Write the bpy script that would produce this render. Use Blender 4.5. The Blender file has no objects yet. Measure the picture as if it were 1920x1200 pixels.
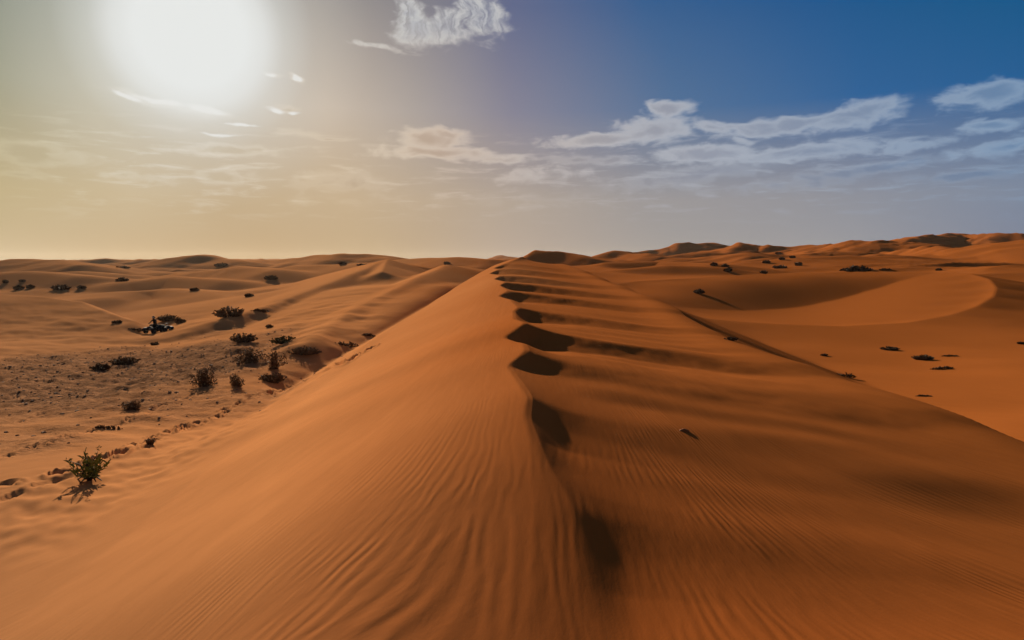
import bpy, math, random
import numpy as np
random.seed(7)
sc = bpy.context.scene
COL = sc.collection
R = math.radians

# ------------------------------------------------------------------ camera
CAM_Z = 8.0
FPX = 1280.0                      # focal length measured on a 1920 px wide frame
PITCH = R(4.9)
cd = bpy.data.cameras.new('camera')
cd.lens = 24.0; cd.sensor_width = 36.0; cd.clip_start = 0.05; cd.clip_end = 20000
cam = bpy.data.objects.new('camera', cd); COL.objects.link(cam)
cam.location = (0, 0, CAM_Z); cam.rotation_euler = (R(90) - PITCH, 0, 0)
sc.camera = cam

def ray(u, v):
    cp, sp = math.cos(PITCH), math.sin(PITCH)
    return np.array([(u - 960.0), FPX*cp + (600.0 - v)*sp, -FPX*sp + (600.0 - v)*cp])
def azel(u, v):
    d = ray(u, v); return math.degrees(math.atan2(d[0], d[1])), math.degrees(math.atan2(d[2], math.hypot(d[0], d[1])))
def P(u, v, D):
    """world point (eye height = 0) seen at u,v of the photograph, D metres ahead"""
    d = ray(u, v); return d*(D/d[1])

# ------------------------------------------------------------------ light and exposure
EXPOSURE = 0.5
SUN_AZ, SUN_EL = azel(358, 62)
SUN_DIR = (math.sin(R(SUN_AZ))*math.cos(R(SUN_EL)), math.cos(R(SUN_AZ))*math.cos(R(SUN_EL)), math.sin(R(SUN_EL)))
from mathutils import Vector
sl = bpy.data.lights.new('sun', 'SUN'); sl.energy = 5.0; sl.angle = R(0.6); sl.color = (1.0, 0.83, 0.63)
so = bpy.data.objects.new('sun', sl); COL.objects.link(so)
so.rotation_euler = Vector(SUN_DIR).to_track_quat('Z', 'Y').to_euler()
so.location = (0, 0, 60)
sc.view_settings.view_transform = 'Standard'; sc.view_settings.look = 'None'
sc.view_settings.gamma = 1.0; sc.view_settings.exposure = EXPOSURE; sc.view_settings.use_curve_mapping = False
try: sc.cycles.max_bounces = 4; sc.cycles.diffuse_bounces = 2
except Exception: pass

def s2l(c, k=1.0):
    return tuple((((x/255.0)/12.92 if x/255.0 <= 0.04045 else ((x/255.0+0.055)/1.055)**2.4)*k) for x in c) + (1.0,)
EK = 2.0**(-EXPOSURE)

class NT:
    """small helper that writes node trees"""
    def __init__(s, tree): s.t = tree; s.n = tree.nodes; s.l = tree.links
    def put(s, inp, val):
        if isinstance(val, bpy.types.NodeSocket): s.l.new(val, inp)
        elif val is not None: inp.default_value = val
    def math(s, op, a, b=None, c=None, clamp=False):
        n = s.n.new('ShaderNodeMath'); n.operation = op; n.use_clamp = clamp
        s.put(n.inputs[0], a)
        if b is not None: s.put(n.inputs[1], b)
        if c is not None: s.put(n.inputs[2], c)
        return n.outputs[0]
    def comb(s, x, y, z=0.0):
        n = s.n.new('ShaderNodeCombineXYZ'); s.put(n.inputs[0], x); s.put(n.inputs[1], y); s.put(n.inputs[2], z); return n.outputs[0]
    def sep(s, v):
        n = s.n.new('ShaderNodeSeparateXYZ'); s.put(n.inputs[0], v); return n.outputs
    def noise(s, vec, scale, detail=3.0, rough=0.5, dist=0.0):
        n = s.n.new('ShaderNodeTexNoise'); n.noise_dimensions = '3D'
        s.put(n.inputs['Vector'], vec); n.inputs['Scale'].default_value = scale; n.inputs['Detail'].default_value = detail
        n.inputs['Roughness'].default_value = rough; n.inputs['Distortion'].default_value = dist; return n.outputs['Fac'], n.outputs['Color']
    def rng(s, v, a, b, c=0.0, d=1.0, smooth=True):
        n = s.n.new('ShaderNodeMapRange'); n.interpolation_type = 'SMOOTHSTEP' if smooth else 'LINEAR'
        s.put(n.inputs['Value'], v)
        for k, q in (('From Min', a), ('From Max', b), ('To Min', c), ('To Max', d)): n.inputs[k].default_value = q
        return n.outputs['Result']
    def mix(s, f, a, b, mode='MIX'):
        n = s.n.new('ShaderNodeMix'); n.data_type = 'RGBA'; n.blend_type = mode
        s.put(n.inputs[0], f); s.put(n.inputs[6], a); s.put(n.inputs[7], b); return n.outputs[2]
    def ramp(s, f, stops, interp='EASE'):
        n = s.n.new('ShaderNodeValToRGB'); r = n.color_ramp; r.interpolation = interp
        while len(r.elements) > 1: r.elements.remove(r.elements[-1])
        r.elements[0].position = stops[0][0]; r.elements[0].color = stops[0][1]
        for p, c in stops[1:]:
            e = r.elements.new(p); e.color = c
        s.put(n.inputs[0], f); return n.outputs[0]

# ------------------------------------------------------------------ world: the sky over the desert
def build_world():
    w = bpy.data.worlds.new('World'); sc.world = w; w.use_nodes = True
    t = w.node_tree; t.nodes.clear(); N = NT(t)
    tc = t.nodes.new('ShaderNodeTexCoord').outputs['Generated']
    x, y, z = N.sep(tc)
    az = N.math('MULTIPLY', N.math('ARCTAN2', x, y), 57.29578)
    el = N.math('MULTIPLY', N.math('ARCSINE', N.math('MINIMUM', N.math('MAXIMUM', z, -1.0), 1.0)), 57.29578)
    azn = N.math('MULTIPLY_ADD', az, 1/90.0, 0.5, clamp=True)               # -45..45 degrees -> 0..1
    def A(u): return (azel(u, 490)[0] + 45)/90.0
    def row(cols): return N.ramp(azn, [(A(u), s2l(c, EK)) for u, c in cols], 'LINEAR')
    hor = row([(0,(200,176,138)),(250,(192,162,118)),(500,(187,155,110)),(700,(187,160,122)),(950,(178,160,144)),(1250,(158,153,149)),(1600,(152,151,154)),(1920,(124,130,148))])
    low = row([(0,(190,170,126)),(250,(198,176,138)),(430,(190,164,124)),(650,(194,168,132)),(900,(180,163,145)),(1200,(156,151,150)),(1500,(146,146,152)),(1920,(124,136,156))])
    mid = row([(0,(152,150,124)),(200,(184,176,152)),(420,(190,180,162)),(620,(196,178,158)),(780,(168,157,150)),(960,(134,132,148)),(1250,(84,113,150)),(1600,(48,98,150)),(1920,(38,94,146))])
    top = row([(0,(104,116,104)),(150,(132,138,124)),(420,(156,152,142)),(600,(148,139,130)),(780,(126,122,128)),(960,(98,106,138)),(1200,(56,95,142)),(1500,(30,86,140)),(1920,(6,84,130))])
    e_low, e_mid, e_top = azel(960, 380)[1], azel(960, 210)[1], azel(960, 10)[1]
    c = N.mix(N.rng(el, 0.0, e_low, smooth=False), hor, low)
    c = N.mix(N.rng(el, e_low, e_mid, smooth=False), c, mid)
    c = N.mix(N.rng(el, e_mid, e_top, smooth=False), c, top)
    # angle from the sun
    dt = t.nodes.new('ShaderNodeVectorMath'); dt.operation = 'DOT_PRODUCT'
    N.put(dt.inputs[0], tc); dt.inputs[1].default_value = SUN_DIR
    ang = N.math('MULTIPLY', N.math('ARCCOSINE', N.math('MINIMUM', dt.outputs['Value'], 1.0)), 57.29578)
    # ---------------- clouds, on the sphere of directions
    p0 = N.comb(az, el, 0.0)
    st = t.nodes.new('ShaderNodeVectorMath'); st.operation = 'MULTIPLY'; N.put(st.inputs[0], p0); st.inputs[1].default_value = (1.0, 2.2, 1.0)
    _, wc = N.noise(st.outputs[0], 0.30, 4.0, 0.55)
    wv = t.nodes.new('ShaderNodeVectorMath'); wv.operation = 'SUBTRACT'; N.put(wv.inputs[0], wc); wv.inputs[1].default_value = (0.5, 0.5, 0.5)
    ws = t.nodes.new('ShaderNodeVectorMath'); ws.operation = 'MULTIPLY'; N.put(ws.inputs[0], wv.outputs[0]); ws.inputs[1].default_value = (2.2, .9, 0.0)
    wa = t.nodes.new('ShaderNodeVectorMath'); wa.operation = 'ADD'; N.put(wa.inputs[0], p0); N.put(wa.inputs[1], ws.outputs[0])
    p = wa.outputs[0]
    def blobs(lst):
        f = None
        for (u, v, rx, ry, rot, st_) in lst:
            a0, e0 = azel(u, v); dx = 1/ (FPX*math.pi/180) * math.cos(R(a0))**2
            m = t.nodes.new('ShaderNodeMapping'); m.vector_type = 'TEXTURE'
            N.put(m.inputs['Vector'], p)
            m.inputs['Location'].default_value = (a0, e0, 0); m.inputs['Rotation'].default_value = (0, 0, R(rot))
            m.inputs['Scale'].default_value = (rx*dx*1.1, ry*dx*1.15/math.cos(R(a0)), 1)
            ln = t.nodes.new('ShaderNodeVectorMath'); ln.operation = 'LENGTH'; N.put(ln.inputs[0], m.outputs[0])
            g = N.math('MULTIPLY', N.math('SUBTRACT', 1.0, ln.outputs['Value']), st_)
            f = g if f is None else N.math('MAXIMUM', f, g)
        return f
    crisp = blobs([(765,22,34,20,0,1),(778,55,46,36,0,1),(838,50,55,32,12,1),(905,28,60,36,-35,1),(700,86,52,7,-5,.8),
        (1254,202,52,17,0,1),(1225,245,95,26,0,1),(1120,262,125,15,4,1),(1330,240,90,12,-4,.8),(1600,215,105,26,8,1),(1470,236,150,17,5,1),(1390,262,40,10,-20,.6),
        (1330,290,120,20,0,1),(1520,284,210,16,2,.9),(1850,176,100,29,3,1),(1850,238,80,14,3,.9),(1720,272,100,12,5,.7),(1890,276,120,17,8,.7),
        (812,262,82,22,0,1),(815,287,125,14,0,1),(940,300,80,10,0,.7),(1000,330,110,16,3,.55)])
    soft = blobs([(1280,332,200,20,6,.8),(1620,318,260,16,6,.8),(1150,300,60,12,0,.8),(1080,300,60,12,0,.7),(640,340,110,20,0,.7),(430,282,120,14,0,.9),(418,333,85,18,0,.9),
        (60,285,130,26,-4,.9),(40,325,90,12,-4,.7),(625,260,52,5,-2,.8),(300,192,115,11,-10,.9),(380,205,70,9,-8,.9),(535,205,40,8,0,.8),(515,143,20,6,0,.8),(557,147,16,7,-30,.8),
        (560,250,60,8,0,.6),(250,330,130,10,0,.5),(1450,350,240,14,2,.6),(1800,330,200,14,4,.7),(720,375,200,14,0,.35),(1000,375,200,14,0,.35)])
    fn, _ = N.noise(st.outputs[0], .50, 5.0, 0.48, 0.6)
    fn2, _ = N.noise(st.outputs[0], 2.4, 3.0, 0.5, 0.3)
    nn = N.math('ADD', N.math('MULTIPLY', N.math('SUBTRACT', fn, 0.5), 1.2), N.math('MULTIPLY', N.math('SUBTRACT', fn2, 0.5), 0.18))
    dc = N.math('ADD', crisp, nn); ds = N.math('ADD', soft, nn)
    a_c = N.rng(dc, .0, 0.55); a_s = N.rng(ds, 0.0, 0.7)
    low_fade = N.rng(el, 1.5, 9.0)
    fm = t.nodes.new('ShaderNodeMapping'); N.put(fm.inputs['Vector'], p); fm.inputs['Rotation'].default_value = (0, 0, R(50)); fm.inputs['Scale'].default_value = (1.5, .7, 1)
    fib, _ = N.noise(fm.outputs[0], 1.0, 4.0, .6, .5)
    a_c = N.math('MULTIPLY', a_c, N.math('SUBTRACT', 1.0, N.math('MULTIPLY', N.rng(el, 13.0, 19.0), N.math('MULTIPLY', N.rng(fib, .62, .32), .75))))
    rim = row([(0,(214,200,164)),(300,(232,226,214)),(600,(226,206,178)),(850,(214,196,180)),(1200,(186,188,194)),(1920,(140,164,190))])
    core = row([(0,(182,168,132)),(430,(190,170,136)),(820,(174,150,130)),(1000,(160,152,150)),(1300,(142,147,162)),(1920,(88,122,160))])
    white = s2l((206, 205, 202), EK)
    hi = N.rng(el, 13.0, 19.0)
    core2 = N.mix(hi, core, s2l((176, 178, 184), EK)); rim2 = N.mix(hi, rim, white)
    thick = N.rng(dc, 0.22, 0.95)
    ccol = N.mix(N.math('MULTIPLY', thick, .8), rim2, core2)
    scol = N.mix(N.rng(ds, 0.25, 0.8), rim2, core2)
    # thin streaks low over the horizon
    st2 = t.nodes.new('ShaderNodeVectorMath'); st2.operation = 'MULTIPLY'; N.put(st2.inputs[0], p0); st2.inputs[1].default_value = (0.35, 2.4, 1.0)
    sn, _ = N.noise(st2.outputs[0], 0.75, 5.0, 0.6, 0.5)
    band = N.math('MULTIPLY', N.rng(el, 2.0, 6.0), N.rng(el, 11.5, 8.0))
    streak = N.math('MULTIPLY', N.rng(sn, 0.5, 0.72), N.math('MULTIPLY', band, 0.42))
    c = N.mix(streak, c, rim2)
    c = N.mix(N.math('MULTIPLY', a_s, N.math('MULTIPLY', low_fade, 0.62)), c, scol)
    c = N.mix(N.math('MULTIPLY', a_c, N.math('MULTIPLY', low_fade, 0.88)), c, ccol)
    # glare round the sun
    glow_w = N.ramp(N.math('MULTIPLY', ang, 1/30.0), [(0.0,(1,1,1,1)),(0.12,(1,1,1,1)),(0.165,(.84,.84,.84,1)),(0.21,(.48,.48,.48,1)),(0.28,(.22,.22,.22,1)),(0.42,(.08,.08,.08,1)),(0.75,(0,0,0,1))], 'LINEAR')
    c = N.mix(glow_w, c, s2l((230, 232, 230), EK))
    near_sun = blobs([(300,190,80,7,-9,1),(240,180,40,5,-14,1),(385,206,60,8,-5,1),(515,206,26,5,-8,1),(548,211,20,4,0,1),(512,143,14,5,0,1),(557,147,12,6,-35,1),(460,236,30,3,0,.8),(400,252,60,4,0,.7)])
    dn = N.math('ADD', near_sun, N.math('MULTIPLY', nn, 1.0))
    c = N.mix(N.math('MULTIPLY', N.rng(dn, 0.05, 0.7), .8), c, s2l((233, 233, 230), EK))
    # high overhead and behind the viewer the plain clear sky takes over
    sky = t.nodes.new('ShaderNodeTexSky'); sky.sky_type = 'NISHITA'; sky.sun_disc = False
    sky.sun_elevation = R(SUN_EL); sky.sun_rotation = R(SUN_AZ); sky.air_density = 1.0; sky.dust_density = 1.5; sky.ozone_density = 2.0
    nis = t.nodes.new('ShaderNodeVectorMath'); nis.operation = 'SCALE'; N.put(nis.inputs[0], sky.outputs[0]); nis.inputs[3].default_value = 0.030/0.12
    up = N.rng(el, 26.0, 42.0); back = N.rng(y, 0.45, -0.1)
    cscale = t.nodes.new('ShaderNodeVectorMath'); cscale.operation = 'SCALE'; N.put(cscale.inputs[0], c); cscale.inputs[3].default_value = 1/0.12
    c = N.mix(N.math('MAXIMUM', up, back), cscale.outputs[0], nis.outputs[0])
    bg = t.nodes.new('ShaderNodeBackground'); N.put(bg.inputs[0], c); bg.inputs[1].default_value = 0.12
    out = t.nodes.new('ShaderNodeOutputWorld'); t.links.new(bg.outputs[0], out.inputs[0])
    try: w.cycles.sampling_method = 'MANUAL'; w.cycles.sample_map_resolution = 1024
    except Exception: pass
build_world()

# ------------------------------------------------------------------ terrain height, eye height = 0
rs = np.random.RandomState(11)
PERM = rs.permutation(4096); GRD = rs.uniform(0, 2*np.pi, 4096); GX, GY = np.cos(GRD), np.sin(GRD)
def gnoise(x, y):
    xi = np.floor(x).astype(np.int64); yi = np.floor(y).astype(np.int64); xf = x - xi; yf = y - yi
    u = xf*xf*xf*(xf*(xf*6-15)+10); v = yf*yf*yf*(yf*(yf*6-15)+10)
    def g(ix, iy, fx, fy):
        h = PERM[(PERM[ix & 4095] + iy) & 4095]; return GX[h]*fx + GY[h]*fy
    a = g(xi, yi, xf, yf); b = g(xi+1, yi, xf-1, yf); c = g(xi, yi+1, xf, yf-1); d = g(xi+1, yi+1, xf-1, yf-1)
    return (a + u*(b-a)) + v*((c + u*(d-c)) - (a + u*(b-a)))
def fbm(x, y, o=3, g=0.5):
    s = 0; a = 1.0
    for k in range(o): s = s + a*gnoise(x*2**k + 17.3*k, y*2**k - 9.1*k); a *= g
    return s
def sst(a, b, x):
    t = np.clip((x-a)/(b-a), 0, 1); return t*t*(3-2*t)
def smax(a, b, k):
    h = np.clip(0.5 + 0.5*(a-b)/k, 0, 1); return b + (a-b)*h + k*h*(1-h)
def smin(a, b, k): return -smax(-a, -b, k)
def table(pts, sm=0.0, lo=-60, hi=200, n=5201):
    xs = np.linspace(lo, hi, n); ys = np.interp(xs, [p[0] for p in pts], [p[1] for p in pts])
    if sm > 0:
        st = (hi-lo)/(n-1); k = int(3*sm/st); w = np.exp(-0.5*(np.arange(-k, k+1)*st/sm)**2); w /= w.sum()
        ys = np.convolve(np.pad(ys, k, mode='edge'), w, mode='valid')
    return lambda q: np.interp(q, xs, ys)

# base ground: a smooth sheet through known points
CP = []
for (u, v, D) in [(-150,900,15),(0,900,14.5),(0,820,20.5),(0,760,28),(0,700,38),(0,650,52),(200,760,27),(200,700,39),(300,650,52),(300,618,66),(400,700,36),(150,604,76),
    (0,604,76),(0,578,100),(120,578,100),(450,640,48),(450,590,78),(560,620,52),(560,565,74),(650,560,70),(700,536,102),(620,682,36),(700,632,44),(780,575,58),(850,535,80),
    (800,545,122),(900,530,115),(230,562,120),(400,560,120),(100,536,160),(400,534,160),(100,514,230),(400,513,230),(600,522,200),(760,525,170),(-200,600,80),(-300,530,160),
    (1920,822,17),(1920,760,25),(1900,700,36),(1740,690,40),(1600,705,36),(1500,655,48),(1700,640,55),(1900,640,55),(1400,622,58),(1920,600,75),(1300,602,60),
    (1200,560,75),(1150,532,100),(1080,512,115),(1300,511,150),(1600,511,150),(1850,503,150),(1920,505,140),(2050,640,55),(2100,560,90),
    (1400,499,260),(1200,501,230),(1920,491,230),(1700,490,300),(900,500,300),(500,502,350),(100,501,350),(-200,500,350),(1500,487,450),(1920,473,450),(2200,460,300),
    (100,490,700),(500,490,700),(900,489,700),(1200,484,700),(1500,475,700),(1900,458,750),(2300,450,750)]:
    CP.append(P(u, v, D))
for (x, y, z) in [(-14,0,-5.0),(-14,-15,-5.3),(14,0,-4.3),(14,-15,-4.8),(0,-30,-5.5),(-40,0,-6.5),(40,0,-6.3),(-60,-60,-6),(60,-60,-6),(0,-200,-3),(-300,0,-3),(300,0,2),(0,12,-5.5),(0,30,-5.5),(0,60,-4),
    (-900,1200,-1.5),(0,1500,-1),(300,1500,4),(1000,1200,22),(0,3000,-3),(-2500,1500,-3),(2500,2000,25),(0,-3000,0),(-3000,0,0),(3000,0,0),(1200,3000,20)]:
    CP.append(np.array([x, y, z], float))
CP = np.array(CP)
def lq(x, y):
    r = np.hypot(x, y) + 1e-9; s = np.log1p(r/5.0)/r; return x*s, y*s
qx, qy = lq(CP[:, 0], CP[:, 1])
def tps(r2): return 0.5*r2*np.log(r2 + 1e-12)
n = len(CP)
# heights are solved relative to distance so that far points do not dominate
hs = CP[:, 2]/(1 + np.hypot(CP[:, 0], CP[:, 1])/60.0)
K = tps((qx[:, None]-qx)**2 + (qy[:, None]-qy)**2) + np.eye(n)*2e-3
PP = np.c_[np.ones(n), qx, qy]; Am = np.block([[K, PP], [PP.T, np.zeros((3, 3))]])
W = np.linalg.solve(Am, np.r_[hs, np.zeros(3)])
def base(x, y):
    a, b = lq(x, y); z = W[n] + W[n+1]*a + W[n+2]*b
    for i in range(n): z = z + W[i]*tps((a-qx[i])**2 + (b-qy[i])**2)
    return z*(1 + np.hypot(x, y)/60.0)

# the long main dune under the viewer: left flank and right flank meet in the crest
XC = table([(-60,.5),(3,.5),(5.0,.55),(6.5,.62),(7.4,.41),(8.7,.25),(9.5,.30),(11.9,-.02),(12.7,.34),(13.6,.30),(15.4,-.14),(16.5,.38),(18.5,.12),(21.5,.10),(22.4,.28),(26,.0),(29,-.55),(30.2,-.1),(35,-.6),(36.2,-.3),(42,-1.1),(43.5,-.7),(52,-1.8),(54,-1.1),(60,-1.7),(63,-.6),(75,1.2),(90,2)], 0.10)
ZL = table([(-60,-4.0),(-3,-3.9),(1,-3.55),(5,-2.76),(6.5,-2.45),(7.4,-2.25),(8.7,-2.05),(9.5,-1.93),(11.9,-1.79),(12.7,-1.71),(15.4,-1.66),(16.5,-1.54),(21,-1.58),(24,-1.5),(34,-1.05),(45,-.6),(60,-.05),(75,.25),(90,-1.5)], 0.5)
ZR = table([(-60,-3.3),(-3,-3.2),(2,-2.95),(5,-2.60),(7.4,-2.22),(9.5,-1.88),(11.9,-1.80),(16,-1.63),(24,-1.5),(34,-1.05),(45,-.6),(60,-.05),(75,.25),(90,-1.5)], 2.0)
XE = table([(-60,-8.2),(11,-8.2),(17,-8.2),(20,-7.2),(25,-7.0),(33,-6.7),(45,-5.2),(60,-3.6),(75,-2)], 1.5)
XB = table([(-60,9.0),(8,8.8),(11,8.4),(14,7.6),(18,6.6),(24,6.8),(33,7.7),(45,7.3),(60,7.0),(75,6.0)], 1.5)
FACES = [(5.4,6.9,.07,.9),(8.1,9.5,.11,.42),(11.9,12.7,.05,.25),(15.4,16.5,.40,.60),(21.4,22.6,.30,1.7),(28.9,30.2,.26,2.6),(34.7,36.2,.44,2.8),(41.6,43.5,.46,3.2),(51.5,54,.50,3.2),(59.3,63,.45,2.6)]
SN = lambda y: .13 + .15*sst(6, 10.5, y)
def hollow(w, dx):
    """1 just before each small scarp, 0 at its lip, easing back in between"""
    h = np.zeros_like(w); prev = -4.0
    for (a, b, A, Lx) in FACES:
        up = np.clip((w-prev)/(a-prev), 0, 1)**2.2; dn = 1-np.clip((w-a)/(b-a), 0, 1)
        h = np.where((w > prev) & (w <= b), A*np.minimum(up, dn)*((.10 + .14*sst(9, 15, w))*(1-sst(3, 8, dx)) + .76*np.exp(-(np.maximum(dx, 0)/Lx)**1.25)), h); prev = b
    return h
def leftflank(x, y):
    t = -x
    a = SN(y)
    z = ZL(y) - a*t - (.43-a)*(np.sqrt((t-1.3)**2 + .5) + (t-1.3))/2 + .10*np.maximum(0, t-6)
    z = z - .26*np.maximum(0, (XE(y) - x))*sst(14, 26, y)
    return z + .05*gnoise(x*.35+3, y*.22)*sst(-.5, -3, x)
def rightflank(x, y):
    dx0 = np.maximum(0, x - XC(y))
    w = y + .10*dx0 + (.16*gnoise(x*1.5+4, y*1.2) + .05*gnoise(x*3.6, y*3.1+9))*sst(7.5, 11, y) + .35*gnoise(x*.55+9, y*.28)*sst(.3, 3.5, dx0)
    xc = XC(w); dx = x - xc
    zc = ZL(w) + SN(w)*xc - .05
    zc_s = ZR(y) + .10
    far = 1 - np.exp(-np.maximum(dx, 0)/.8)
    z = zc*(1-far) + zc_s*far
    z = z - .128*dx*(.55+.45*sst(4, 8, y)) - (.16 + .07*sst(13, 9, y))*(1-np.exp(-np.maximum(dx, 0)/.62))*sst(3.2, 6, y)
    br = XB(y) - .6
    z = z + .16*np.exp(-((x-br)/1.0)**2)*1.0
    z = z - .27*np.maximum(0, x-br-.55)
    H = hollow(w, dx); amp = sst(-.02, .45, dx)
    z = z - H*amp
    z = z + (.10*gnoise(x*.28+.25*y, y*.50+7) + .05*gnoise(x*.5+.4*y, y*1.1+3))*sst(.5, 2.0, dx)*sst(34, 8, y)*(.3+.7*sst(6, 12, y))*(1-sst(4.5,7,dx))
    return z
def dune_main(x, y):
    l = leftflank(x, y); r = rightflank(x, y)
    k = 0.012 + .10*sst(8.5, 5.0, y)
    z = smin(l, r, k)
    return z - .45*np.maximum(0, y-76) 

def ridge(pts, fs, bs, rnd=2.0, nz=0.0):
    q = np.array([P(*p) for p in pts]); return (q, fs*1.25, bs, rnd*.7, nz)
RIDGES = [  # (u, v, D) along the crest, slope towards viewer, slope away, rounding
    ridge([(-160,490,240),(0,489,235),(60,484,230),(105,488,222),(150,497,205)], .26,.15,5),
    ridge([(110,490,430),(200,486,430),(262,486,430),(330,491,420)], .22,.12,6),
    ridge([(285,490,300),(330,482,300),(372,477,300),(415,484,295),(470,492,280)], .24,.15,5),
    ridge([(470,489,310),(520,489,300),(560,484,290),(592,479,280),(650,475,270),(700,478,265),(735,486,255)], .24,.15,4),
    ridge([(560,497,170),(625,496,165),(700,492,160)], .20,.12,3),
    ridge([(728,486,118),(721,497,108),(716,509,98)], .30,.30,.4),
    ridge([(735,489,230),(800,484,225),(860,482,215),(925,486,205)], .2,.12,3),
    ridge([(795,516,98),(835,501,104),(860,499,112)], .12,.3,.6),
    ridge([(915,481,1300),(942,475,1300),(978,481,1300)], .3,.3,10),
    ridge([(975,484,215),(1003,468,212),(1060,474,205),(1112,484,195)], .42,.12,1.0),
    ridge([(1095,485,340),(1152,470,330),(1185,475,320),(1240,482,300)], .28,.12,2),
    ridge([(1195,474,650),(1250,464,650),(1290,454,650),(1335,457,650),(1380,463,650)], .3,.2,6),
    ridge([(1345,470,430),(1372,459,430),(1388,454,430),(1412,462,425),(1440,471,420)], .26,.2,5),
    ridge([(1410,470,420),(1440,463,420),(1500,461,410),(1545,461,400)], .2,.15,4),
    ridge([(1530,464,370),(1548,458,370),(1590,464,355)], .34,.2,1.5),
    ridge([(1570,462,360),(1600,455,350),(1650,450,340),(1700,456,330),(1760,466,310)], .2,.12,6),
    ridge([(1655,456,520),(1700,450,520),(1745,443,560),(1800,438,600),(1850,442,560),(1920,440,540),(2050,436,540)], .25,.15,5),
    ridge([(1680,470,300),(1735,464,290),(1775,470,270)], .3,.12,1.5),
    ridge([(1735,478,215),(1770,467,215),(1850,458,210),(1920,453,205),(2060,446,200)], .13,.25,5),
    ridge([(1300,484,260),(1400,475,255),(1500,479,250)], .16,.12,6),
    ridge([(1420,492,190),(1500,484,190),(1600,480,195),(1700,482,200)], .10,.16,6),
    ridge([(1080,500,165),(1140,492,160),(1240,490,165),(1340,494,150)], .22,.12,3),
    ridge([(1170,505,130),(1250,497,135),(1340,500,135)], .2,.12,3),
    
    ridge([(205,556,100),(250,546,106),(320,541,108),(400,547,102),(480,566,90)], .21,.10,4),
    ridge([(724,488,118),(662,513,98),(590,541,82),(507,571,70),(420,600,61)], .19,.34,1.0),
    ridge([(840,496,104),(785,521,82),(710,558,66),(635,600,52),(575,640,42)], .30,.26,1.0),
    ridge([(719,513,98),(745,520,97),(790,516,99),(832,499,104),(870,503,104)], .12,.35,.4),
    ridge([(726,489,132),(770,497,128),(812,503,124)], .5,.10,.8),
    ridge([(-120,549,86),(60,554,82),(150,565,78),(200,588,70),(250,602,66)], .10,.50,.4),
    ridge([(-60,513,150),(60,508,150),(150,516,145)], .22,.12,3),
    ridge([(240,528,140),(330,518,145),(420,524,140)], .22,.12,4),
    ridge([(520,540,105),(600,526,112),(680,513,118)], .16,.12,3),
    ridge([(1260,482,330),(1330,473,330),(1420,479,320)], .28,.12,3),
    ridge([(1380,494,220),(1450,484,220),(1530,491,215)], .28,.12,2.5),
    ridge([(1480,479,300),(1560,469,300),(1640,477,290)], .28,.12,2.5),
    ridge([(1600,488,230),(1650,477,230),(1760,483,220)], .28,.12,2),
    ridge([(1110,500,200),(1160,487,200),(1230,492,195)], .28,.12,2),
    ridge([(380,508,165),(450,499,165),(520,505,155)], .22,.12,4),
    ridge([(70,512,180),(150,509,180),(220,513,175)], .2,.12,4),
]
def polydist(x, y, q, eps=1.0):
    best = np.full(x.shape, 1e18); side = np.zeros_like(x); num = 0; den = 0
    for a, b in zip(q[:-1], q[1:]):
        ex, ey = b[0]-a[0], b[1]-a[1]; L2 = ex*ex+ey*ey
        t = np.clip(((x-a[0])*ex + (y-a[1])*ey)/L2, 0, 1)
        dx = x-(a[0]+t*ex); dy = y-(a[1]+t*ey); d2 = dx*dx+dy*dy
        w = (d2+eps)**-2.5; num = num + w*(a[2]+t*(b[2]-a[2])); den = den + w
        m = d2 < best
        best = np.where(m, d2, best); side = np.where(m, (ex*dy-ey*dx)/(math.sqrt(L2)*(np.sqrt(d2)+1e-6)), side)
    return np.sqrt(best), num/den, side
# the big open bowl on the right: its rim
RIM = np.array([P(*p) for p in [(1120,545,88),(1200,528,98),(1350,518,108),(1500,511,114),(1650,509,114),(1760,510,110),(1820,513,103),(1856,524,95),(1868,540,88),(1862,556,82),(1830,575,76),(1780,592,71),(1700,609,66),(1580,617,63),(1450,612,62),(1300,601,62)]])
def bowl(x, y, zin):
    m = (x > 2) & (x < 110) & (y > 40) & (y < 170)
    X = x[m]; Y = y[m]; Z = zin[m]
    d, zr, sd = polydist(X, Y, RIM, .2)
    px, py = RIM[:, 0], RIM[:, 1]; ins = np.zeros(X.shape, bool); j = len(px)-1
    for i in range(len(px)):
        c = ((py[i] > Y) != (py[j] > Y)); xx = (px[j]-px[i])*(Y-py[i])/(py[j]-py[i]+1e-12)+px[i]; ins ^= c & (X < xx); j = i
    num = 0; den = 0
    for r_ in RIM:
        w_ = 1/((X-r_[0])**2+(Y-r_[1])**2+4.0)**1.3; num = num + w_*r_[2]; den = den + w_
    zi = num/den
    closed = sst(RIM[-1, 0]-2, RIM[-1, 0]+16, X)
    near = np.exp(-d/5.0)
    zin_b = zi*(1-near) + zr*near - 2.1*sst(0, 24, d)*sst(0, 30, X-RIM[-1, 0]+6)
    ang_r = sst(45, 58, X)                      # steeper outside on the right-hand side
    zout = zr - (.10 + .08*ang_r)*np.maximum(d-.15, 0)
    w_in = sst(-14, 8, X - RIM[-1, 0])
    zo = smax(zout, Z, 1.2)
    zin_b = zin_b + (zo - zr)*np.exp(-d/3.0)
    res = np.where(ins, zin_b*w_in + Z*(1-w_in), zo*w_in + Z*(1-w_in))
    zin = zin.copy(); zin[m] = res; return zin

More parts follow.
